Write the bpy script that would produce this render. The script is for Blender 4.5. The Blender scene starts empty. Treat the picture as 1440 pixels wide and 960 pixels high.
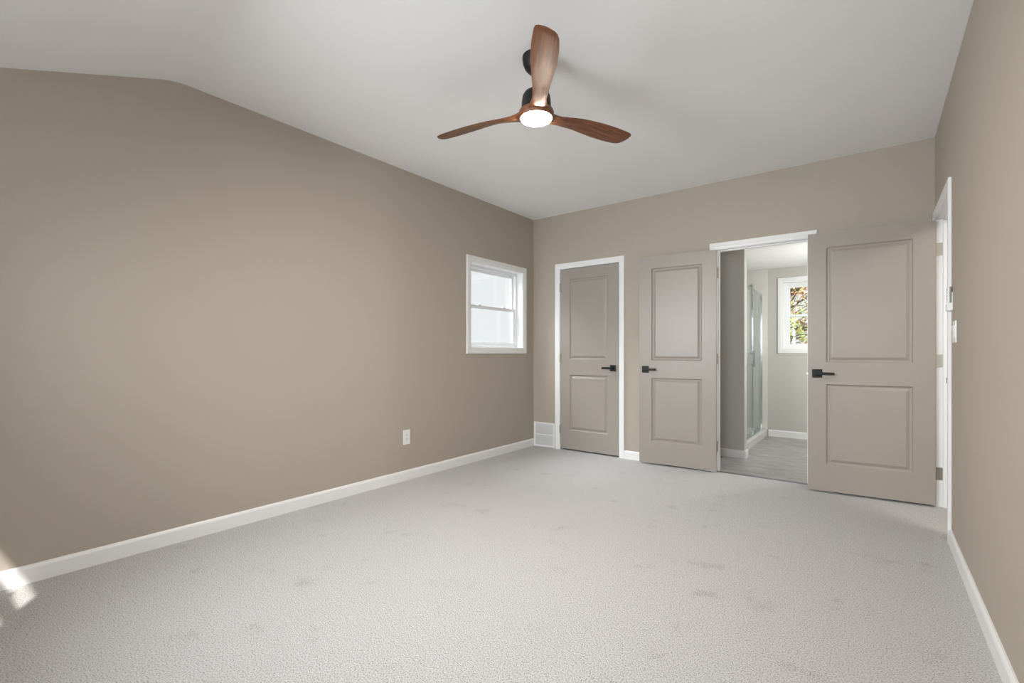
import bpy, bmesh, math, random
from mathutils import Vector, Matrix
random.seed(7)
S = bpy.context.scene
COL = S.collection
R = math.radians

# ------------------------------------------------------------------ camera
cd = bpy.data.cameras.new('camera')
cam = bpy.data.objects.new('camera', cd)
COL.objects.link(cam)
cam.location = (3.208, -4.6186, 1.0971)
cam.rotation_euler = (R(90), 0, 0.6524)
cd.sensor_width = 36.0
cd.lens = 666.0 / 1440 * 36
cd.shift_y = 15.88 / 1440
cd.clip_start = 0.05
S.camera = cam

# ------------------------------------------------------------------ world, sun, daylight, exposure
world = bpy.data.worlds.new('world')
S.world = world
world.use_nodes = True
wb = world.node_tree.nodes['Background']
wb.inputs[0].default_value = (0.955, 0.985, 1.0, 1)
wb.inputs[1].default_value = 0.52

sd = bpy.data.lights.new('sun', 'SUN')
sd.energy = 4.2
sd.angle = R(0.8)
sd.color = (1.0, 0.97, 0.92)
sun = bpy.data.objects.new('sun', sd)
COL.objects.link(sun)
sun.rotation_euler = Vector((-1.5, 1.0, -2.0)).to_track_quat('-Z', 'Y').to_euler()


def area(name, loc, direction, sx, sy, power, color=(1, 1, 1), spread=180):
    d = bpy.data.lights.new(name, 'AREA')
    d.shape = 'RECTANGLE'
    d.size, d.size_y = sx, sy
    d.energy = power
    d.color = color
    d.spread = R(spread)
    o = bpy.data.objects.new(name, d)
    COL.objects.link(o)
    o.location = loc
    o.rotation_euler = Vector(direction).to_track_quat('-Z', 'Z').to_euler()
    return o


DAY = (0.90, 0.955, 1.0)
# daylight entering the two windows in the wall behind the camera
area('daylight_rear_a', (0.96, -5.17, 1.53), (0.35, 1, -0.24), 1.15, 0.80, 28, DAY, 112)
area('daylight_rear_b', (2.85, -5.17, 1.53), (-0.15, 1, -0.18), 0.80, 0.80, 12, DAY, 112)
# fill through an added right-wall window; the ceiling slab's overhang keeps sun out
area('fill_side', (3.76, -3.95, 1.58), (-1, 0, -0.45), 0.80, 0.80, 5.5, DAY, 120)
# added lamp high outside the left window, brightening the room's far end
area('fill_left', (-0.95, -0.95, 2.95), (1.0, -0.15, -1.35), 1.3, 0.9, 120, DAY)
# unseen lamps without fixtures: added hall fill, bathroom vanity light at the right wall
area('hall_fill', (4.3, -1.4, 2.30), (0, 0, -1), 0.4, 0.4, 14, (1.0, 0.95, 0.88))
area('bathroom_lamp', (3.50, 1.35, 1.50), (-1, 0, -0.1), 0.7, 0.15, 14, (1.0, 0.985, 0.96))

vs = S.view_settings
vs.view_transform = 'Standard'
vs.look = 'None'
vs.gamma = 1.0
vs.use_curve_mapping = False
vs.exposure = 0.87


# ------------------------------------------------------------------ materials
def new_mat(name):
    m = bpy.data.materials.new(name)
    m.use_nodes = True
    nt = m.node_tree
    return m, nt, nt.nodes['Principled BSDF'], nt.nodes['Material Output']


def noise_bump(nt, b, scale, strength, dist=0.001, detail=3):
    tc = nt.nodes.new('ShaderNodeTexCoord')
    n = nt.nodes.new('ShaderNodeTexNoise')
    n.inputs['Scale'].default_value = scale
    n.inputs['Detail'].default_value = detail
    nt.links.new(tc.outputs['Object'], n.inputs['Vector'])
    bp = nt.nodes.new('ShaderNodeBump')
    bp.inputs['Strength'].default_value = strength
    bp.inputs['Distance'].default_value = dist
    nt.links.new(n.outputs['Fac'], bp.inputs['Height'])
    nt.links.new(bp.outputs['Normal'], b.inputs['Normal'])
    return n


def plain(name, col, rough=0.5, metal=0.0, bump=None, spec=0.5, coat=0.0):
    m, nt, b, o = new_mat(name)
    b.inputs['Base Color'].default_value = (*col, 1)
    b.inputs['Roughness'].default_value = rough
    b.inputs['Metallic'].default_value = metal
    b.inputs['Specular IOR Level'].default_value = spec
    b.inputs['Coat Weight'].default_value = coat
    if bump:
        noise_bump(nt, b, *bump)
    return m


def ramp_mat(name, scale, stops, rough=0.6, detail=4, stretch=(1, 1, 1), bump=0.0, dist=0.001):
    m, nt, b, o = new_mat(name)
    tc = nt.nodes.new('ShaderNodeTexCoord')
    mp = nt.nodes.new('ShaderNodeMapping')
    mp.inputs['Scale'].default_value = stretch
    nt.links.new(tc.outputs['Object'], mp.inputs['Vector'])
    n = nt.nodes.new('ShaderNodeTexNoise')
    n.inputs['Scale'].default_value = scale
    n.inputs['Detail'].default_value = detail
    nt.links.new(mp.outputs['Vector'], n.inputs['Vector'])
    cr = nt.nodes.new('ShaderNodeValToRGB')
    el = cr.color_ramp.elements
    while len(el) < len(stops):
        el.new(0.5)
    for e, (p, c) in zip(el, stops):
        e.position = p
        e.color = (*c, 1)
    nt.links.new(n.outputs['Fac'], cr.inputs['Fac'])
    nt.links.new(cr.outputs['Color'], b.inputs['Base Color'])
    b.inputs['Roughness'].default_value = rough
    if bump:
        bp = nt.nodes.new('ShaderNodeBump')
        bp.inputs['Strength'].default_value = bump
        bp.inputs['Distance'].default_value = dist
        nt.links.new(n.outputs['Fac'], bp.inputs['Height'])
        nt.links.new(bp.outputs['Normal'], b.inputs['Normal'])
    return m


WALL = plain('taupe_wall_paint', (0.43, 0.378, 0.318), 0.62, bump=(260, 0.12, 0.0008), spec=0.35)
BATH_WALL = plain('greige_bath_paint', (0.54, 0.525, 0.485), 0.6, bump=(260, 0.1, 0.0008), spec=0.3)
CEIL = plain('ceiling_paint', (0.88, 0.88, 0.88), 0.8, bump=(200, 0.08, 0.0006), spec=0.2)
WHITE = plain('white_trim_paint', (0.83, 0.83, 0.83), 0.35)
VINYL = plain('white_vinyl', (0.84, 0.855, 0.87), 0.35)
PLASTIC = plain('white_plastic', (0.82, 0.82, 0.81), 0.3)
DOOR = plain('taupe_door_paint', (0.338, 0.300, 0.267), 0.36, bump=(320, 0.06, 0.0005))
BLACK = plain('matte_black_metal', (0.008, 0.008, 0.009), 0.45, 0.0, spec=0.3)
GREY = plain('grey_plastic', (0.22, 0.21, 0.20), 0.4)
NICKEL = plain('satin_nickel', (0.46, 0.425, 0.36), 0.32, 1.0)
CHROME = plain('chrome', (0.62, 0.64, 0.66), 0.14, 1.0)
DARK = plain('dark_slot', (0.03, 0.03, 0.03), 0.6)
ACRYLIC = plain('white_acrylic', (0.66, 0.65, 0.61), 0.2)
CONCRETE = plain('exterior_siding', (0.62, 0.61, 0.58), 0.8)
STRIP = plain('grey_metal_strip', (0.22, 0.22, 0.23), 0.4, 0.6)
GRASS = ramp_mat('lawn_grass', 3.0, [(0.3, (0.10, 0.17, 0.05)), (0.7, (0.22, 0.28, 0.09))], 0.9)
BARK = ramp_mat('tree_bark', 18, [(0.3, (0.10, 0.075, 0.055)), (0.7, (0.25, 0.20, 0.16))], 0.9, bump=0.5)
LEAF = {
    'orange': plain('leaf_orange', (0.80, 0.33, 0.14), 0.6),
    'rust': plain('leaf_rust', (0.62, 0.26, 0.15), 0.6),
    'gold': plain('leaf_gold', (0.85, 0.66, 0.18), 0.6),
    'green': plain('leaf_green', (0.36, 0.46, 0.16), 0.6),
    'pale': plain('leaf_pale', (0.80, 0.80, 0.68), 0.6),
}

# walnut for the fan: grain runs along the blade's local X
WOOD = None


def wood_mat():
    m, nt, b, o = new_mat('walnut_blade')
    tc = nt.nodes.new('ShaderNodeTexCoord')
    mp = nt.nodes.new('ShaderNodeMapping')
    mp.inputs['Scale'].default_value = (3.0, 60.0, 20.0)
    nt.links.new(tc.outputs['Object'], mp.inputs['Vector'])
    n = nt.nodes.new('ShaderNodeTexNoise')
    n.inputs['Scale'].default_value = 2.2
    n.inputs['Detail'].default_value = 6
    nt.links.new(mp.outputs['Vector'], n.inputs['Vector'])
    cr = nt.nodes.new('ShaderNodeValToRGB')
    el = cr.color_ramp.elements
    el[0].position, el[0].color = 0.30, (0.065, 0.021, 0.009, 1)
    el[1].position, el[1].color = 0.72, (0.235, 0.086, 0.033, 1)
    nt.links.new(n.outputs['Fac'], cr.inputs['Fac'])
    nt.links.new(cr.outputs['Color'], b.inputs['Base Color'])
    b.inputs['Roughness'].default_value = 0.42
    b.inputs['Coat Weight'].default_value = 0.12
    b.inputs['Coat Roughness'].default_value = 0.15
    return m


WOOD = wood_mat()


def carpet_mat():
    m, nt, b, o = new_mat('loop_pile_carpet')
    L = nt.links.new
    tc = nt.nodes.new('ShaderNodeTexCoord')
    n1 = nt.nodes.new('ShaderNodeTexNoise')       # tuft speckle
    n1.inputs['Scale'].default_value = 185
    n1.inputs['Detail'].default_value = 3
    n1.inputs['Roughness'].default_value = 0.7
    n2 = nt.nodes.new('ShaderNodeTexNoise')       # brushed patches in the pile
    n2.inputs['Scale'].default_value = 4.5
    n2.inputs['Detail'].default_value = 5
    n2.inputs['Roughness'].default_value = 0.62
    n3 = nt.nodes.new('ShaderNodeTexVoronoi')
    n3.inputs['Scale'].default_value = 170
    for n in (n1, n2, n3):
        L(tc.outputs['Object'], n.inputs['Vector'])
    cr = nt.nodes.new('ShaderNodeValToRGB')
    el = cr.color_ramp.elements
    el[0].position, el[0].color = 0.34, (0.20, 0.19, 0.178, 1)
    el[1].position, el[1].color = 0.53, (0.58, 0.573, 0.568, 1)
    cr2 = nt.nodes.new('ShaderNodeMapRange')      # ruffled spots show more of the dark gaps between tufts
    cr2.inputs['From Min'].default_value = 0.30
    cr2.inputs['From Max'].default_value = 0.40
    cr2.inputs['To Min'].default_value = -0.055
    cr2.inputs['To Max'].default_value = 0.0
    L(n2.outputs['Fac'], cr2.inputs['Value'])
    sm = nt.nodes.new('ShaderNodeMath')
    sm.operation = 'ADD'
    L(n1.outputs['Fac'], sm.inputs[0])
    L(cr2.outputs['Result'], sm.inputs[1])
    L(sm.outputs[0], cr.inputs['Fac'])
    L(cr.outputs['Color'], b.inputs['Base Color'])
    ad = nt.nodes.new('ShaderNodeMath')
    ad.operation = 'SUBTRACT'
    L(n1.outputs['Fac'], ad.inputs[0])
    L(n3.outputs['Distance'], ad.inputs[1])
    bp = nt.nodes.new('ShaderNodeBump')
    bp.inputs['Strength'].default_value = 0.6
    bp.inputs['Distance'].default_value = 0.004
    L(ad.outputs[0], bp.inputs['Height'])
    L(bp.outputs['Normal'], b.inputs['Normal'])
    b.inputs['Roughness'].default_value = 0.95
    b.inputs['Specular IOR Level'].default_value = 0.1
    b.inputs['Sheen Weight'].default_value = 0.15
    return m


CARPET = carpet_mat()


def plank_mat():
    m, nt, b, o = new_mat('grey_plank_floor')
    L = nt.links.new
    tc = nt.nodes.new('ShaderNodeTexCoord')
    mp = nt.nodes.new('ShaderNodeMapping')
    mp.inputs['Rotation'].default_value = (0, 0, R(0))
    L(tc.outputs['Object'], mp.inputs['Vector'])
    br = nt.nodes.new('ShaderNodeTexBrick')
    br.inputs['Scale'].default_value = 1.0
    br.inputs['Brick Width'].default_value = 1.2
    br.inputs['Row Height'].default_value = 0.15
    br.inputs['Mortar Size'].default_value = 0.0015
    br.inputs['Color1'].default_value = (0.37, 0.362, 0.35, 1)
    br.inputs['Color2'].default_value = (0.40, 0.392, 0.38, 1)
    br.inputs['Mortar'].default_value = (0.24, 0.235, 0.225, 1)
    L(mp.outputs['Vector'], br.inputs['Vector'])
    mp2 = nt.nodes.new('ShaderNodeMapping')
    mp2.inputs['Scale'].default_value = (2.0, 5, 1)
    L(tc.outputs['Object'], mp2.inputs['Vector'])
    n = nt.nodes.new('ShaderNodeTexNoise')
    n.inputs['Scale'].default_value = 2.5
    n.inputs['Detail'].default_value = 6
    L(mp2.outputs['Vector'], n.inputs['Vector'])
    cr = nt.nodes.new('ShaderNodeValToRGB')
    el = cr.color_ramp.elements
    el[0].position, el[0].color = 0.3, (0.72, 0.72, 0.72, 1)
    el[1].position, el[1].color = 0.7, (1.15, 1.13, 1.1, 1)
    L(n.outputs['Fac'], cr.inputs['Fac'])
    mx = nt.nodes.new('ShaderNodeMix')
    mx.data_type = 'RGBA'
    mx.blend_type = 'MULTIPLY'
    mx.inputs[0].default_value = 1.0
    L(br.outputs['Color'], mx.inputs[6])
    L(cr.outputs['Color'], mx.inputs[7])
    L(mx.outputs[2], b.inputs['Base Color'])
    b.inputs['Roughness'].default_value = 0.38
    return m


PLANK = plank_mat()


def glass_mat(name, tint, refl=0.9, rough=0.0):
    m, nt, b, o = new_mat(name)
    nt.nodes.remove(b)
    t = nt.nodes.new('ShaderNodeBsdfTransparent')
    t.inputs['Color'].default_value = (*tint, 1)
    g = nt.nodes.new('ShaderNodeBsdfGlossy')
    g.inputs['Roughness'].default_value = rough
    g.inputs['Color'].default_value = (refl, refl, refl, 1)
    f = nt.nodes.new('ShaderNodeLayerWeight')      # thin sheet: same reflectance from both sides
    f.inputs['Blend'].default_value = 0.5
    pw = nt.nodes.new('ShaderNodeMath')
    pw.operation = 'POWER'
    pw.inputs[1].default_value = 4.0
    ma = nt.nodes.new('ShaderNodeMath')
    ma.operation = 'MULTIPLY_ADD'
    ma.inputs[1].default_value = 0.55
    ma.inputs[2].default_value = 0.035
    nt.links.new(f.outputs['Facing'], pw.inputs[0])
    nt.links.new(pw.outputs[0], ma.inputs[0])
    mx = nt.nodes.new('ShaderNodeMixShader')
    nt.links.new(ma.outputs[0], mx.inputs[0])
    nt.links.new(t.outputs[0], mx.inputs[1])
    nt.links.new(g.outputs[0], mx.inputs[2])
    nt.links.new(mx.outputs[0], o.inputs['Surface'])
    return m


GLASS = glass_mat('window_glass', (0.985, 0.99, 0.99))
SHOWER_GLASS = glass_mat('shower_glass', (0.93, 0.96, 0.95))


def emit_mat(name, col, strength):
    m, nt, b, o = new_mat(name)
    b.inputs['Base Color'].default_value = (0.9, 0.9, 0.88, 1)
    b.inputs['Emission Color'].default_value = (*col, 1)
    b.inputs['Emission Strength'].default_value = strength
    return m


LAMP = emit_mat('fan_lamp_diffuser', (1.0, 0.87, 0.72), 200.0)


# ------------------------------------------------------------------ mesh helpers
class MB:
    def __init__(self):
        self.bm = bmesh.new()

    def box(self, x0, x1, y0, y1, z0, z1):
        v = [self.bm.verts.new(p) for p in
             [(x0, y0, z0), (x1, y0, z0), (x1, y1, z0), (x0, y1, z0),
              (x0, y0, z1), (x1, y0, z1), (x1, y1, z1), (x0, y1, z1)]]
        for q in ((0, 3, 2, 1), (4, 5, 6, 7), (0, 1, 5, 4), (1, 2, 6, 5), (2, 3, 7, 6), (3, 0, 4, 7)):
            self.bm.faces.new([v[i] for i in q])
        return self

    def prism(self, pts, d, axis='x', a=0.0):
        """polygon pts in the plane across `axis`, from a to a+d"""
        def p3(u, w, t):
            return {'x': (t, u, w), 'y': (u, t, w), 'z': (u, w, t)}[axis]
        n = len(pts)
        A = [self.bm.verts.new(p3(u, w, a)) for u, w in pts]
        B = [self.bm.verts.new(p3(u, w, a + d)) for u, w in pts]
        self.bm.faces.new(A)
        self.bm.faces.new(B[::-1])
        for i in range(n):
            j = (i + 1) % n
            self.bm.faces.new([A[j], A[i], B[i], B[j]])
        return self

    def rings(self, rings, cap0=True, cap1=True, close=True):
        V = [[self.bm.verts.new(p) for p in r] for r in rings]
        n = len(V[0])
        for a, b in zip(V, V[1:]):
            for i in range(n if close else n - 1):
                j = (i + 1) % n
                self.bm.faces.new([a[i], a[j], b[j], b[i]])
        if cap0:
            self.bm.faces.new(V[0][::-1])
        if cap1:
            self.bm.faces.new(V[-1])
        return self

    def lathe(self, prof, seg=40, c=(0, 0, 0)):
        """prof: (r, z) list revolved round z"""
        rings = []
        for r, z in prof:
            rings.append([(c[0] + r * math.cos(2 * math.pi * k / seg),
                           c[1] + r * math.sin(2 * math.pi * k / seg), c[2] + z) for k in range(seg)])
        return self.rings(rings)

    def cyl(self, p, q, r, seg=16, r2=None):
        p, q = Vector(p), Vector(q)
        d = (q - p).normalized()
        a = d.orthogonal().normalized()
        b = d.cross(a)
        r2 = r if r2 is None else r2
        rg = []
        for c, rr in ((p, r), (q, r2)):
            rg.append([c + a * rr * math.cos(2 * math.pi * k / seg) + b * rr * math.sin(2 * math.pi * k / seg)
                       for k in range(seg)])
        return self.rings(rg)

    def frame(self, x0, x1, z0, z1, w, y0, y1, bottom=True, profile=True, wb=None):
        """mitred picture frame lying in xz; outer rect x0..x1,z0..z1, member width w"""
        wb = w if wb is None else wb
        if profile:
            pf = [(0, y1), (0, y0 + 0.003), (0.003, y0), (w * 0.55, y0), (w * 0.7, y0 + 0.004), (w - 0.004, y0 + 0.006), (w, y0 + 0.009), (w, y1)]
        else:
            pf = [(0, y1), (0, y0), (w, y0), (w, y1)]
        k = wb / w

        def loop(t):
            s, y = t
            if bottom:
                return [(x0 + s, y, z0 + s * k), (x0 + s, y, z1 - s), (x1 - s, y, z1 - s), (x1 - s, y, z0 + s * k)]
            return [(x0 + s, y, z0), (x0 + s, y, z1 - s), (x1 - s, y, z1 - s), (x1 - s, y, z0)]
        loops = [loop(t) for t in pf]
        V = [[self.bm.verts.new(p) for p in l] for l in loops]
        m = len(V)
        for i in range(m):
            a, b = V[i], V[(i + 1) % m]
            for j in range(4 if bottom else 3):
                j2 = (j + 1) % 4
                self.bm.faces.new([a[j], a[j2], b[j2], b[j]])
        if not bottom:
            self.bm.faces.new([l[0] for l in V])
            self.bm.faces.new([l[3] for l in V][::-1])
        return self

    def build(self, name, mat, parent=None, smooth=False, bevel=0.0, loc=None):
        bmesh.ops.recalc_face_normals(self.bm, faces=self.bm.faces)
        me = bpy.data.meshes.new(name)
        self.bm.to_mesh(me)
        self.bm.free()
        mats = mat if isinstance(mat, (list, tuple)) else [mat]
        for m in mats:
            me.materials.append(m)
        if smooth:
            for p in me.polygons:
                p.use_smooth = True
            me.set_sharp_from_angle(angle=R(38))
        o = bpy.data.objects.new(name, me)
        COL.objects.link(o)
        if bevel:
            b = o.modifiers.new('bevel', 'BEVEL')
            b.width = bevel
            b.segments = 2
            b.limit_method = 'ANGLE'
        if parent:
            o.parent = parent
        if loc:
            o.location = loc
        return o


def empty(name, loc=(0, 0, 0), rz=0.0, parent=None):
    o = bpy.data.objects.new(name, None)
    o.empty_display_size = 0.1
    COL.objects.link(o)
    o.location = loc
    o.rotation_euler = (0, 0, rz)
    if parent:
        o.parent = parent
    return o


def tag(o, label, cat, group=None, kind=None):
    o['label'] = label
    o['category'] = cat
    if group:
        o['group'] = group
    if kind:
        o['kind'] = kind
    return o


def struct(o, label=None, cat=None):
    o['kind'] = 'structure'
    if label:
        o['label'] = label
        o['category'] = cat
    return o


def sub_box(mb, u0, u1, z0, z1, holes, put):
    """emit boxes covering u0..u1 x z0..z1 minus holes (hu0,hu1,hz0,hz1)"""
    cuts = sorted({u0, u1, *[h[0] for h in holes], *[h[1] for h in holes]})
    for a, b in zip(cuts, cuts[1:]):
        mid = (a + b) / 2
        hs = sorted([h for h in holes if h[0] < mid < h[1]], key=lambda h: h[2])
        z = z0
        for h in hs:
            if h[2] > z:
                put(a, b, z, h[2])
            z = h[3]
        if z < z1:
            put(a, b, z, z1)


# ------------------------------------------------------------------ room dimensions
W = 3.562          # right wall
H = 2.668          # ceiling
KY = -3.632        # the ceiling bends down here
SL = 0.371         # slope of the low part
YR = -4.98         # rear wall (behind the camera)
WZ0, WZ1 = 1.145, 2.016      # window openings
CL0, CL1 = 0.370, 1.088      # closet opening
BA0, BA1 = 2.058, 2.776      # bathroom opening
EN0, EN1 = -0.866, -0.086    # entry opening (y)
DH = 2.045                   # door openings' height


def ceil_z(y):
    d = KY - y
    r = 0.07
    if d < -r:
        return H
    if d > r:
        return H - SL * d
    return H - SL * (d + r) ** 2 / (4 * r)


prof = [KY + 0.07 - 0.14 * i / 8 for i in range(9)]

# ------------------------------------------------------------------ floors
struct(MB().box(-0.1, 4.9, YR - 0.05, 0.055, -0.12, 0.0).build('floor', CARPET), 'light grey loop pile carpet covering the bedroom', 'carpet floor')
struct(MB().box(1.15, 3.7, 0.055, 2.55, -0.12, -0.003).build('floor_bathroom', PLANK), 'grey wood-look plank floor in the bathroom', 'plank floor')
struct(MB().box(-0.1, 1.15, 0.055, 0.9, -0.12, -0.003).build('floor_closet', PLANK), 'grey floor inside the closet', 'floor')

# ------------------------------------------------------------------ ceilings
pts = [(0.0, H), *[(y, ceil_z(y)) for y in prof], (-5.262, ceil_z(-5.262))]
top = [(y, z + 0.14) for y, z in pts][::-1]
top[0] = (-5.262, ceil_z(-5.262) + 0.12)
pts = [(0.9, H)] + pts
top = top + [(0.9, H + 0.14)]
struct(MB().prism(pts + top, 5.05, 'x', -0.15).build('ceiling', CEIL, smooth=True), 'white vaulted ceiling bending down towards the rear wall', 'ceiling')
struct(MB().box(1.15, 3.7, 0.115, 2.55, 2.205, 2.30).build('ceiling_bathroom', CEIL), 'flat white bathroom ceiling', 'ceiling')

# ------------------------------------------------------------------ walls
m = MB()
WL = (-1.109, -0.215)
sub_box(m, KY + 0.07, 0.115, -0.1, H, [(WL[0], WL[1], WZ0, WZ1)],
        lambda a, b, z0, z1: m.box(-0.15, 0, a, b, z0, z1))
poly = [(KY + 0.07, -0.1)] + [(y, ceil_z(y)) for y in prof] + [(YR - 0.14, ceil_z(YR - 0.14)), (YR - 0.14, -0.1)]
m.prism(poly, 0.15, 'x', -0.15)
struct(m.build('wall_left', WALL), 'long taupe wall with one small white window', 'wall')

m = MB()
sub_box(m, 0.0, W, -0.1, H, [(CL0 - 0.02, CL1 + 0.02, -0.2, DH + 0.02), (BA0 - 0.02, BA1 + 0.02, -0.2, DH + 0.02)],
        lambda a, b, z0, z1: m.box(a, b, 0, 0.115, z0, z1))
struct(m.build('wall_back', WALL), 'taupe end wall with closet and bathroom doorways', 'wall')

RS = (-4.40, -3.50)          # added right wall window behind the camera (y)
m = MB()
sub_box(m, KY + 0.07, 0.115, -0.1, H, [(EN0 - 0.02, EN1 + 0.02, -0.2, DH + 0.02), (RS[0], RS[1], WZ0, WZ1)],
        lambda a, b, z0, z1: m.box(W, W + 0.115, a, b, z0, z1))
sub_box(m, YR - 0.14, KY + 0.07, -0.1, 2.05, [(RS[0], RS[1], WZ0, WZ1)],
        lambda a, b, z0, z1: m.box(W, W + 0.115, a, b, z0, z1))
m.prism([(KY + 0.07, 2.05)] + [(y, ceil_z(y)) for y in prof] + [(YR - 0.14, ceil_z(YR - 0.14)), (YR - 0.14, 2.05)], 0.115, 'x', W)
struct(m.build('wall_right', WALL), 'taupe side wall with the entry doorway', 'wall')

RA = (0.32, 1.60)          # rear window openings (x)
RB = (2.42, 3.30)
m = MB()
sub_box(m, 0.0, W, -0.1, ceil_z(YR - 0.14), [(RA[0], RA[1], WZ0 - 0.045, WZ1 - 0.045), (RB[0], RB[1], WZ0 - 0.045, WZ1 - 0.045)],
        lambda a, b, z0, z1: m.box(a, b, YR - 0.14, YR, z0, z1))
m.prism([(YR - 0.14, ceil_z(YR - 0.14)), (YR, ceil_z(YR - 0.14)), (YR, ceil_z(YR))], W, 'x', 0.0)
struct(m.build('wall_rear', WALL))

# bathroom shell
BW = (2.266, 3.160)
m = MB()
sub_box(m, 1.15, 3.70, -0.1, 2.205, [(BW[0], BW[1], WZ0, WZ1)],
        lambda a, b, z0, z1: m.box(a, b, 2.43, 2.56, z0, z1))
struct(m.build('wall_bathroom_far', BATH_WALL), 'greige far wall of the bathroom with a window', 'wall')
struct(MB().box(W, W + 0.115, 0.115, 2.43, -0.1, 2.205).build('wall_bathroom_right', BATH_WALL))
struct(MB().box(1.15, 1.25, 0.115, 2.43, -0.1, 2.205).build('wall_bathroom_left', BATH_WALL))
struct(MB().box(1.25, 2.142, 0.75, 0.87, -0.1, 2.205).build('wall_bathroom_partition', BATH_WALL, bevel=0.012),
       'short greige partition wall ending in front of the shower', 'wall')
# closet shell
m = MB()
m.box(0.0, 1.15, 0.78, 0.9, -0.1, H)
m.box(-0.15, 0.0, 0.115, 0.9, -0.1, H)
struct(m.build('wall_closet', WALL))
# hall beyond the entry
struct(MB().box(4.75, 4.87, -2.6, 0.115, -0.0, 2.4).build('wall_hall', WALL))
m = MB()
m.box(W + 0.115, 4.75, 0.0, 0.115, 0, 2.4)
m.box(W + 0.115, 4.75, -2.6, -2.5, 0, 2.4)
struct(m.build('wall_hall_ends', WALL))
struct(MB().box(W + 0.115, 4.87, -2.6, 0.115, 2.4, 2.5).build('ceiling_hall', CEIL))


# ------------------------------------------------------------------ baseboards
def base_poly(h=0.086, t=0.014):
    return [(0, 0), (t, 0), (t, h - 0.016), (t - 0.003, h - 0.007), (t - 0.008, h), (0, h)]


def baseboard(name, p0, p1, normal, label, z=0.0):
    p0, p1, n = Vector((*p0, z)), Vector((*p1, z)), Vector((*normal, 0))
    mb = MB()
    rg = [[p + n * a + Vector((0, 0, 1)) * b for a, b in base_poly()] for p in (p0, p1)]
    mb.rings(rg)
    return struct(mb.build(name, WHITE), label, 'baseboard')


baseboard('baseboard_left', (0, YR), (0, 0), (1, 0), 'long white baseboard along the left wall')
baseboard('baseboard_back', (CL1 + 0.062, 0), (BA0 - 0.062, 0), (0, -1), 'white baseboard between closet and bathroom doorways')
baseboard('baseboard_back_right', (BA1 + 0.062, 0), (W, 0), (0, -1), 'white baseboard behind the open entry door')
baseboard('baseboard_right', (W, EN0 - 0.062), (W, YR), (-1, 0), 'white baseboard along the right wall')
baseboard('baseboard_bathroom_far', (2.10, 2.43), (W, 2.43), (0, -1), 'white baseboard under the bathroom window', -0.003)
m = MB()
zz = -0.003
out = [(2.142 + a, 0.75 - a) for a in (0,)]
rg = []
for (px, py, nx, ny) in ((1.25, 0.75, 0, -1), (2.142, 0.75, 1, -1), (2.142, 0.87, 1, 0)):
    rg.append([(px + nx * a, py + ny * a, zz + b) for a, b in base_poly()])
struct(m.rings(rg).build('baseboard_partition', WHITE), 'white baseboard wrapping the bathroom partition', 'baseboard')


# ------------------------------------------------------------------ windows
def make_window(name, width, loc, rz, label, twin=False):
    """local x along the wall (0..width), local y = outwards, z from 0 (opening bottom)"""
    h = WZ1 - WZ0
    root = struct(empty(name, loc, rz), label, 'window')
    c = 0.057
    MB().frame(-c, width + c, -c, h + c, c + 0.006, -0.016, 0.0).build('window_casing', WHITE, root)
    # jamb extension lining the opening
    m = MB()
    t = 0.010
    m.box(0, t, 0, 0.13, 0, h).box(width - t, width, 0, 0.13, 0, h)
    m.box(t, width - t, 0, 0.13, 0, t).box(t, width - t, 0, 0.13, h - t, h)
    m.build('window_jamb', WHITE, root)
    spans = [(t, width / 2), (width / 2, width - t)] if twin else [(t, width - t)]
    for a, b in spans:
        f = 0.028
        MB().frame(a, b, t, h - t, f, 0.078, 0.138, profile=False).build('window_frame', VINYL, root)
        x0, x1, z0, z1 = a + f - 0.004, b - f + 0.004, t + f - 0.004, h - t - f + 0.004
        zm = h / 2
        # lower sash, inner track
        sash = MB().frame(x0, x1, z0, zm + 0.018, 0.034, 0.086, 0.108, profile=False).build('lower_sash', VINYL, root, bevel=0.003)
        MB().box(x0 + 0.032, x1 - 0.032, 0.096, 0.100, z0 + 0.032, zm - 0.014).build('pane', GLASS, sash)
        lk = MB()
        for fx in (0.25, 0.75):
            xx = x0 + (x1 - x0) * fx
            lk.box(xx - 0.022, xx + 0.022, 0.084, 0.104, zm + 0.018, zm + 0.026)
            lk.box(xx - 0.006, xx + 0.018, 0.080, 0.094, zm + 0.026, zm + 0.033)
        lk.build('sash_lock', VINYL, sash, bevel=0.002)
        sash = MB().frame(x0, x1, zm - 0.018, z1, 0.034, 0.112, 0.134, profile=False).build('upper_sash', VINYL, root, bevel=0.003)
        MB().box(x0 + 0.032, x1 - 0.032, 0.121, 0.125, zm + 0.014, z1 - 0.032).build('pane', GLASS, sash)
    return root


# left wall window: local x -> +y, local y -> -x
make_window('window_1', WL[1] - WL[0], (0, WL[0], WZ0), R(90), 'small white double-hung window in the long taupe wall')
# bathroom window: local x -> +x, local y -> +y
make_window('window_2', BW[1] - BW[0], (BW[0], 2.43, WZ0), 0, 'white double-hung window in the bathroom showing autumn leaves')
# rear wall windows: local x -> -x, local y -> -y
make_window('window_3', RA[1] - RA[0], (RA[1], YR, WZ0 - 0.045), R(180), 'white twin window in the wall behind the camera')
make_window('window_4', RB[1] - RB[0], (RB[1], YR, WZ0 - 0.045), R(180), 'white window behind the camera near the right wall')

# right wall window added behind the camera for more light: local x -> -y, local y -> +x
make_window('window_5', RS[1] - RS[0], (W, RS[1], WZ0), R(-90), 'unseen white window added to the right wall behind the camera')


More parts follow.
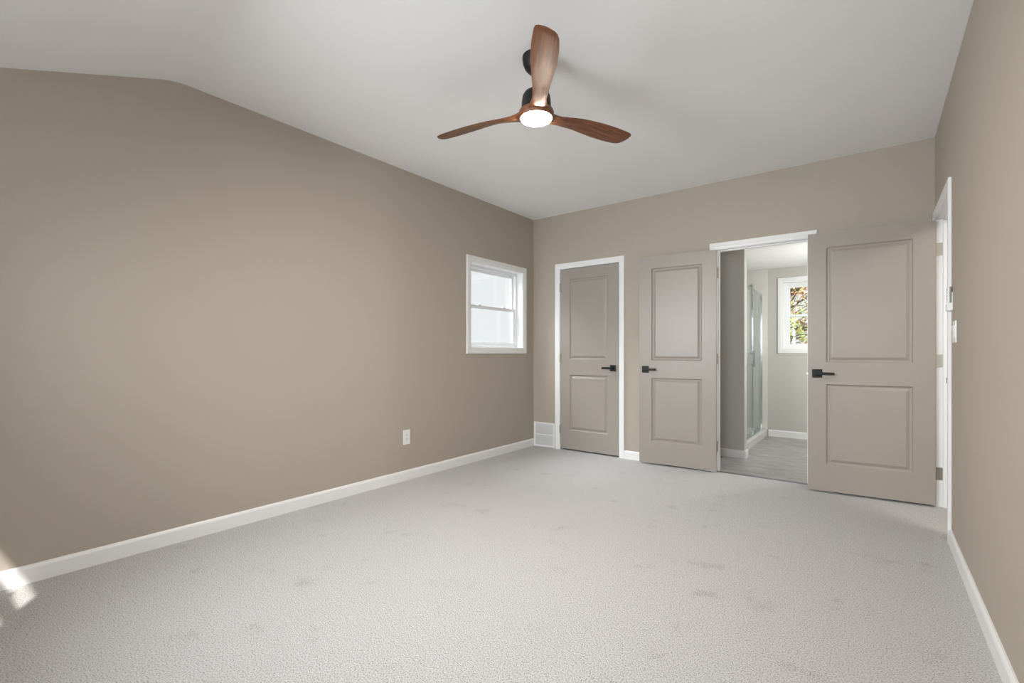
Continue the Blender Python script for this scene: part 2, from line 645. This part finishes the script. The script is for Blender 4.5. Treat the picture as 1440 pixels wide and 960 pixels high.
# ------------------------------------------------------------------ doors
def leaf_mesh(w, h, t, y0, z0):
    """two-panel moulded door leaf: x 0..w, y y0..y0+t, z z0..z0+h"""
    bm = bmesh.new()
    s = 0.122
    panels = [(s, w - s, 0.21, 0.835), (s, w - s, 1.005, 1.905)]
    for side in (0, 1):
        yb = y0 if side == 0 else y0 + t
        sg = 1 if side == 0 else -1

        def q(x0, x1, a, b):
            bm.faces.new([bm.verts.new((x, yb, z0 + z)) for x, z in ((x0, a), (x1, a), (x1, b), (x0, b))])
        q(0, s, 0, h)
        q(w - s, w, 0, h)
        q(s, w - s, 0, panels[0][2])
        q(s, w - s, panels[0][3], panels[1][2])
        q(s, w - s, panels[1][3], h)
        for (x0, x1, a, b) in panels:
            steps = [(0, 0), (0.002, 0.0035), (0.008, 0.0105), (0.012, 0.0125), (0.019, 0.0125), (0.023, 0.0105), (0.036, 0.0040), (0.041, 0.0025)]
            V = []
            for d, dep in steps:
                yy = yb + sg * dep
                V.append([bm.verts.new((x, yy, z0 + z)) for x, z in ((x0 + d, a + d), (x1 - d, a + d), (x1 - d, b - d), (x0 + d, b - d))])
            for A, B in zip(V, V[1:]):
                for i in range(4):
                    j = (i + 1) % 4
                    bm.faces.new([A[i], A[j], B[j], B[i]])
            bm.faces.new(V[-1])
    # edges
    for (xa, za, xb, zb) in ((0, 0, 0, h), (0, h, w, h), (w, h, w, 0), (w, 0, 0, 0)):
        bm.faces.new([bm.verts.new(p) for p in ((xa, y0, z0 + za), (xb, y0, z0 + zb), (xb, y0 + t, z0 + zb), (xa, y0 + t, z0 + za))])
    bmesh.ops.remove_doubles(bm, verts=bm.verts, dist=0.00005)
    mb = MB()
    mb.bm.free()
    mb.bm = bm
    return mb


def lever(parent, x, z, yface, sgn, direction, name='lever_handle'):
    """sgn: outward y of that face; direction: +1/-1 along x the lever points"""
    m = MB()
    a, b = sorted((yface, yface + sgn * 0.009))
    m.box(x - 0.033, x + 0.033, a, b, z - 0.033, z + 0.033)
    m.cyl((x, yface + sgn * 0.009, z), (x, yface + sgn * 0.040, z), 0.011, 20)
    a, b = sorted((yface + sgn * 0.034, yface + sgn * 0.048))
    x0, x1 = sorted((x - direction * 0.012, x + direction * 0.112))
    m.box(x0, x1, a, b, z - 0.010, z + 0.010)
    return m.build(name, BLACK, parent, bevel=0.0015)


def make_door(name, origin, rz_wall, opening_w, leaf_w, angle, label, both=True, stop_side=True, casing_back=True, lip=None):
    """local frame: hinge side of the opening at x=0, opening along +x, room at -y, wall thickness 0..0.115"""
    root = struct(empty(name, origin, rz_wall), label, 'door')
    ow, wt = opening_w, 0.115
    c = 0.057
    MB().frame(-c - 0.005, ow + c + 0.005, 0.0, DH + c + 0.005, c, -0.015, 0.0, bottom=False).build('door_casing', WHITE, root)
    if casing_back:
        m = MB()
        m.frame(-c - 0.005, ow + c + 0.005, 0.0, DH + c + 0.005, c, 0.0, 0.015, bottom=False, profile=False)
        bmesh.ops.translate(m.bm, vec=(0, wt, 0), verts=m.bm.verts)
        m.build('door_casing', WHITE, root)
    m = MB()
    m.box(-0.018, 0, 0, wt, 0, DH + 0.018).box(ow, ow + 0.018, 0, wt, 0, DH + 0.018).box(0, ow, 0, wt, DH, DH + 0.018)
    # stops
    m.box(0, 0.011, 0.038, 0.072, 0, DH - 0.011).box(ow - 0.011, ow, 0.038, 0.072, 0, DH - 0.011).box(0, ow, 0.038, 0.072, DH - 0.011, DH)
    m.build('door_jamb', WHITE, root)
    # leaf swings about its pin, 12 mm proud of the wall face
    pivot = empty('pin', (0.002, -0.010, 0), R(angle), root)
    lf = leaf_mesh(leaf_w, 2.020, 0.035, 0.010, 0.017).build('door_leaf', DOOR, root)
    bpy.data.objects.remove(pivot)
    lf.location = (0.002, -0.010, 0)
    lf.rotation_euler = (0, 0, R(angle))
    zc = 0.935
    xh = leaf_w - 0.062
    lever(lf, xh, zc, 0.010, -1, -1)
    if both:
        lever(lf, xh, zc, 0.045, 1, -1)
        mm = MB().box(leaf_w - 0.001, leaf_w + 0.0012, 0.015, 0.040, zc - 0.028, zc + 0.028)
        mm.box(leaf_w, leaf_w + 0.010, 0.020, 0.034, zc - 0.009, zc + 0.009)
        mm.build('latch', NICKEL, lf)
    for z in (0.235, 1.04, 1.835):
        m = MB()
        m.cyl((0, 0, z - 0.045), (0, 0, z + 0.045), 0.0065, 14)
        m.cyl((0, 0, z + 0.045), (0, 0, z + 0.050), 0.0045, 14)
        m.cyl((0, 0, z - 0.050), (0, 0, z - 0.045), 0.0045, 14)
        m.box(-0.0012, 0.0012, 0.002, 0.040, z - 0.045, z + 0.045)
        m.build('hinge', NICKEL, lf)
        # the other hinge plate is screwed to the jamb
        m = MB()
        m.box(0.0, 0.0022, -0.004, 0.034, z - 0.045, z + 0.045)
        for sy_, sz_ in ((0.010, -0.03), (0.024, -0.015), (0.010, 0.0), (0.024, 0.015), (0.010, 0.03)):
            m.cyl((0.0015, sy_, z + sz_), (0.0030, sy_, z + sz_), 0.0036, 10)
        m.build('hinge_plate', NICKEL, root)
    # strike plate with its lip on the latch jamb
    if both:
        m = MB().box(ow - 0.0015, ow + 0.0005, 0.006, 0.034, zc - 0.029, zc + 0.029)
        m.box(ow - 0.0015, ow + 0.004, -0.0165, 0.008, zc - 0.016, zc + 0.016)
        m.build('strike_plate', lip or NICKEL, root)
    return root


make_door('door_1', (CL0, 0, 0), 0, CL1 - CL0, CL1 - CL0 - 0.006, 0, 'closed taupe two-panel closet door with black lever', both=False, casing_back=False)
make_door('door_2', (BA0, 0, 0), 0, BA1 - BA0, BA1 - BA0 - 0.006, -176, 'taupe two-panel bathroom door folded open against the wall')
make_door('door_3', (W, EN1, 0), R(-90), EN1 - EN0, 0.768, -85.4, 'large taupe two-panel entry door standing open in the corner', lip=GREY)

# grey transition strip between carpet and planks
struct(MB().prism([(-0.004, -0.002), (0.002, 0.005), (0.028, 0.006), (0.036, -0.002)], BA1 - BA0, 'x', BA0).build('trim_1', STRIP),
       'dark grey transition strip in the bathroom doorway', 'threshold strip')

# ------------------------------------------------------------------ return air grille
g = tag(empty('air_grille', (0.010, 0, 0)), 'white louvred return air grille low in the corner beside the closet door', 'air vent')
gw, gh = 0.290, 0.286
MB().frame(0, gw, 0.002, gh, 0.022, -0.010, 0.0, profile=False).build('grille_frame', WHITE, g, bevel=0.002)
m = MB()
n = 26
for i in range(n):
    z = 0.028 + (gh - 0.052) * (i + 0.5) / n
    m.prism([(-0.0080, z + 0.0040), (-0.0065, z + 0.0046), (-0.0015, z - 0.0035), (-0.0030, z - 0.0040)], gw - 0.04, 'x', 0.02)
m.build('louvres', WHITE, g)
m = MB()
m.box(0.02, gw - 0.02, -0.0092, -0.001, gh * 0.5 - 0.005, gh * 0.5 + 0.005)
m.build('crossbar', WHITE, g)
MB().box(0.02, gw - 0.02, -0.0010, -0.0002, 0.02, gh - 0.02).build('backing', plain('grille_backing', (0.45, 0.46, 0.47), 0.7), g)

# ------------------------------------------------------------------ outlet on the left wall
g = tag(empty('wall_outlet', (0, -1.922, 0.370), R(90)), 'white wall outlet low on the long left wall', 'outlet')
# local x along +y, local -y into the room
MB().box(-0.038, 0.038, -0.0055, 0.0, -0.063, 0.063).build('cover_plate', PLASTIC, g, bevel=0.003)
MB().box(-0.017, 0.017, -0.0075, -0.005, -0.034, 0.034).build('receptacle', PLASTIC, g, bevel=0.0015)
m = MB()
for zc in (-0.019, 0.017):
    m.box(-0.0075, -0.0055, -0.0079, -0.0070, zc - 0.001, zc + 0.008)
    m.box(0.0055, 0.0075, -0.0079, -0.0070, zc - 0.001, zc + 0.008)
    m.cyl((0, -0.0079, zc - 0.007), (0, -0.0070, zc - 0.007), 0.0024, 10)
m.build('slots', DARK, g)

# ------------------------------------------------------------------ switch and fan remote on the right wall
g = tag(empty('light_switch', (W, -1.095, 1.212), R(-90)), 'white double light switch plate on the right wall below the fan remote', 'light switch')
MB().box(-0.058, 0.058, -0.0065, 0.0, -0.060, 0.060).build('cover_plate', PLASTIC, g, bevel=0.003)
for xc in (-0.023, 0.023):
    MB().prism([(-0.0062, -0.033), (-0.0062, 0.033), (-0.0125, 0.033), (-0.0085, 0.0), (-0.0090, -0.033)], 0.032, 'x', xc - 0.016).build('rocker', PLASTIC, g, bevel=0.0008)

g = tag(empty('remote_holder', (W, -0.965, 1.385), R(-90)), 'small white wall bracket holding the fan remote beside the entry door', 'remote holder')
m = MB()
m.box(-0.024, 0.024, -0.004, 0.0, -0.045, 0.055)
m.box(-0.024, -0.020, -0.026, -0.003, -0.045, -0.005)
m.box(0.020, 0.024, -0.026, -0.003, -0.045, -0.005)
m.box(-0.024, 0.024, -0.026, -0.003, -0.049, -0.043)
m.box(-0.020, 0.020, -0.026, -0.023, -0.045, -0.012)
m.build('bracket', PLASTIC, g, bevel=0.0015)
g = tag(empty('fan_remote', (W, -0.965, 1.385), R(-90)), 'slim white and grey fan remote sitting upright in its wall bracket', 'remote control')
MB().box(-0.019, 0.019, -0.022, -0.012, -0.042, 0.088).build('remote_body', PLASTIC, g, bevel=0.003)
MB().box(-0.0185, 0.0185, -0.012, -0.0045, -0.042, 0.087).build('remote_back', GREY, g, bevel=0.002)
for k in range(4):
    MB().box(-0.009, 0.009, -0.0232, -0.0215, 0.012 + 0.018 * k, 0.022 + 0.018 * k).build('button', GREY, g, bevel=0.0005)

# ------------------------------------------------------------------ ceiling fan
FX, FY = 1.783, -2.541
fan = tag(empty('ceiling_fan', (FX, FY, 0)), 'three-blade walnut ceiling fan with black mount and lit round lamp', 'ceiling fan')
MB().lathe([(0.0, H), (0.074, H), (0.0745, H - 0.012), (0.071, H - 0.035), (0.060, H - 0.062), (0.044, H - 0.080), (0.028, H - 0.088), (0.0, H - 0.088)][1:-1]).build('canopy', BLACK, fan, smooth=True)
MB().lathe([(0.026, H - 0.088), (0.026, H - 0.094), (0.020, H - 0.099), (0.0135, H - 0.101), (0.0135, 2.49)], 24).build('downrod', STRIP, fan, smooth=True)
MB().lathe([(0.020, 2.520), (0.024, 2.500), (0.040, 2.487), (0.062, 2.476), (0.073, 2.458), (0.077, 2.430), (0.079, 2.392), (0.078, 2.386)]).build('motor_housing', BLACK, fan, smooth=True)
# wooden hub that the blades grow out of
MB().lathe([(0.077, 2.386), (0.090, 2.380), (0.094, 2.370), (0.094, 2.352), (0.092, 2.345), (0.087, 2.341), (0.080, 2.3405)]).build('hub', WOOD, fan, smooth=True)


def sstep(a, b, x):
    t = min(1, max(0, (x - a) / (b - a)))
    return t * t * (3 - 2 * t)


def interp(tab, x):
    for (a, va), (b, vb) in zip(tab, tab[1:]):
        if x <= b:
            t = (x - a) / (b - a)
            t = t * t * (3 - 2 * t) if False else t
            return va + (vb - va) * t
    return tab[-1][1]


# leading edge / trailing edge offsets (local y) along the radius
CW = [(0.055, -0.055), (0.10, -0.040), (0.15, -0.030), (0.22, -0.034), (0.32, -0.047), (0.42, -0.057), (0.52, -0.060), (0.58, -0.058), (0.62, -0.055), (0.640, -0.049), (0.650, -0.038), (0.654, -0.022)]
CC = [(0.055, 0.062), (0.10, 0.050), (0.15, 0.042), (0.22, 0.046), (0.32, 0.056), (0.42, 0.063), (0.52, 0.062), (0.58, 0.058), (0.62, 0.052), (0.640, 0.043), (0.650, 0.030), (0.654, 0.012)]


def blade():
    rs = [0.055, 0.07, 0.085, 0.10, 0.12, 0.14, 0.16, 0.18, 0.20, 0.24, 0.28, 0.32, 0.37, 0.42, 0.47, 0.52, 0.56, 0.59, 0.605, 0.62, 0.63, 0.64, 0.646, 0.65, 0.654]
    rings = []
    for r in rs:
        a, b = interp(CW, r), interp(CC, r)
        pitch = R(13) * sstep(0.06, 0.24, r)
        zc = 2.365 + 0.018 * sstep(0.08, 0.30, r) - 0.004 * sstep(0.35, 0.656, r)
        th = 0.012 - 0.006 * sstep(0.08, 0.35, r)
        if r > 0.63:
            th *= max(0.35, 1 - (r - 0.63) / 0.04)
        ring = []
        N = 10
        prof2 = []
        for k in range(N + 1):
            u = k / N
            e = (1 - abs(2 * u - 1) ** 3.0)
            prof2.append((a + (b - a) * u, th * (0.25 + 0.75 * e)))
        for y, t in prof2:
            ring.append((y, t))
        for y, t in reversed(prof2):
            ring.append((y, -t))
        sh_ = 0.22 * sstep(0.40, 0.65, r)
        rings.append([(r - sh_ * y - 0.006 * sstep(0.4, 0.65, r), y * math.cos(pitch) - t * math.sin(pitch), zc - y * math.sin(pitch) + t * math.cos(pitch)) for y, t in ring])
    return MB().rings(rings)


b0 = blade().build('blade', WOOD, fan, smooth=True)
b0.rotation_euler = (0, 0, R(188.4))
for a in (68.4, -51.6):
    b = b0.copy()
    COL.objects.link(b)
    b.parent = fan
    b.rotation_euler = (0, 0, R(a))
MB().lathe([(0.0825, 2.350), (0.0825, 2.3400), (0.079, 2.3345), (0.070, 2.3305), (0.050, 2.3270), (0.025, 2.3252), (0.004, 2.325)]).build('lamp_diffuser', LAMP, fan, smooth=True)

# ------------------------------------------------------------------ shower enclosure
sh = tag(empty('shower_enclosure', (1.25, 0.87, -0.003)), 'white shower with sliding glass doors and chrome rails at the bathroom side', 'shower')
def shm(f):
    m = MB(); f(m)
    bmesh.ops.translate(m.bm, vec=(-1.25, -0.87, 0.003), verts=m.bm.verts)
    return m
CX = 2.09
Y0, Y1 = 0.87, 2.43
shm(lambda m: (m.box(1.25, CX - 0.10, Y0, Y1, -0.003, 0.045), m.box(CX - 0.10, CX, Y0, Y1, -0.003, 0.092))).build('shower_tray', ACRYLIC, sh, bevel=0.006)
shm(lambda m: m.box(1.262, CX, Y1 - 0.012, Y1, 0.092, 2.205)).build('surround_panel', ACRYLIC, sh, bevel=0.003)
shm(lambda m: m.box(1.25, 1.262, Y0, Y1 - 0.012, 0.045, 2.205)).build('surround_panel', ACRYLIC, sh)
shm(lambda m: m.box(1.262, CX, Y0, Y0 + 0.012, 0.092, 2.205)).build('surround_panel', ACRYLIC, sh)
gx = 2.02
GT = 1.86
shm(lambda m: (m.box(gx - 0.010, gx + 0.010, Y1 - 0.036, Y1 - 0.012, 0.092, GT + 0.02))).build('wall_channel', CHROME, sh)
shm(lambda m: (m.box(gx - 0.004, gx + 0.004, 1.66, Y1 - 0.03, 0.11, GT))).build('fixed_glass', SHOWER_GLASS, sh)
shm(lambda m: (m.box(gx + 0.020, gx + 0.028, Y0 + 0.02, 1.715, 0.11, GT + 0.02))).build('sliding_glass', SHOWER_GLASS, sh)
shm(lambda m: (m.box(gx + 0.017, gx + 0.031, 1.690, 1.716, 0.105, GT + 0.03))).build('sliding_stile', CHROME, sh)
shm(lambda m: (m.box(gx - 0.006, gx + 0.006, Y0 + 0.012, Y1 - 0.012, GT - 0.005, GT + 0.022))).build('top_rail', CHROME, sh)
shm(lambda m: (m.box(gx - 0.022, gx + 0.036, Y0 + 0.012, Y1 - 0.012, 0.092, 0.106))).build('bottom_track', CHROME, sh)
for yy in (1.05, 1.62):
    shm(lambda m: (m.cyl((gx + 0.008, yy, GT + 0.045), (gx + 0.040, yy, GT + 0.045), 0.026, 24), m.box(gx + 0.030, gx + 0.038, yy - 0.018, yy + 0.018, GT - 0.06, GT + 0.03))).build('roller', CHROME, sh)
shm(lambda m: (m.box(gx + 0.055, gx + 0.075, 1.55, 1.57, 0.93, 1.12), m.cyl((gx + 0.028, 1.56, 0.96), (gx + 0.06, 1.56, 0.96), 0.008), m.cyl((gx + 0.028, 1.56, 1.09), (gx + 0.06, 1.56, 1.09), 0.008))).build('pull_handle', CHROME, sh)

# ------------------------------------------------------------------ outdoors seen through the bathroom window
struct(MB().box(-30, 30, 2.60, 40, -0.65, -0.45).build('ground', GRASS), 'lawn outside the bathroom window', 'lawn')


def tree(name, loc, h, crown_r, crown_h, cols, nleaf, label, seed, group):
    rnd = random.Random(seed)
    root = tag(empty(name, loc), label, 'tree', group)
    m = MB()
    p = Vector((0, 0, -0.02))
    rr = 0.11
    spine = [p]
    for i in range(6):
        p = p + Vector((rnd.uniform(-.08, .08), rnd.uniform(-.08, .08), h / 6))
        spine.append(p)
    for i in range(6):
        m.cyl(spine[i], spine[i + 1], rr * (1 - i * 0.14), 10, rr * (1 - (i + 1) * 0.14))
    tips = []
    for k in range(46):
        i = rnd.randint(1, 5)
        b = spine[i].lerp(spine[i + 1] if i < 5 else spine[6], rnd.random())
        a = rnd.uniform(0, 2 * math.pi)
        ln = crown_r * rnd.uniform(0.6, 1.0)
        q = b + Vector((math.cos(a) * ln * .55, math.sin(a) * ln * .55, ln * rnd.uniform(.1, .5)))
        e = q + Vector((math.cos(a + rnd.uniform(-.7, .7)) * ln * .45, math.sin(a + rnd.uniform(-.7, .7)) * ln * .45, ln * rnd.uniform(-.1, .4)))
        m.cyl(b, q, 0.028, 6, 0.016)
        m.cyl(q, e, 0.016, 6, 0.005)
        tips += [q, e, q.lerp(e, .5)]
        for _ in range(3):
            e2 = q + Vector((rnd.uniform(-.4, .4), rnd.uniform(-.4, .4), rnd.uniform(-.2, .45)))
            m.cyl(q, e2, 0.009, 5, 0.003)
            tips += [e2]
    m.build('trunk', BARK, root)
    fm = MB()
    mats = [LEAF[c] for c in cols]
    for k in range(nleaf):
        t = rnd.choice(tips)
        c = t + Vector((rnd.gauss(0, .16), rnd.gauss(0, .16), rnd.gauss(0, .14)))
        n = Vector((rnd.uniform(-1, 1), rnd.uniform(-1, 1), rnd.uniform(-1, 1))).normalized()
        u = n.orthogonal().normalized()
        v = n.cross(u)
        s = rnd.uniform(0.022, 0.042)
        f = fm.bm.faces.new([fm.bm.verts.new(c + u * s * 1.3), fm.bm.verts.new(c + v * s * .7 + n * s * .2), fm.bm.verts.new(c - u * s * 1.3), fm.bm.verts.new(c - v * s * .7 + n * s * .2)])
        f.material_index = rnd.randrange(len(mats))
    fm.build('foliage', mats, root)
    return root


tree('autumn_tree', (1.35, 9.2, -0.45), 3.6, 1.5, 3, ['orange', 'rust', 'gold', 'pale'], 1700,
     'orange and rust autumn tree in the upper bathroom window panes', 3, None)
tree('autumn_tree', (0.6, 14.5, -0.45), 4.4, 1.7, 3, ['gold', 'green', 'pale', 'orange'], 1900,
     'golden green tree standing behind the orange one outside', 5, None)
tree('green_shrub', (1.75, 5.2, -0.45), 1.9, 0.9, 2, ['green', 'green', 'gold', 'pale'], 1700,
     'leafy green shrub at the bottom of the bathroom window view', 8, None)
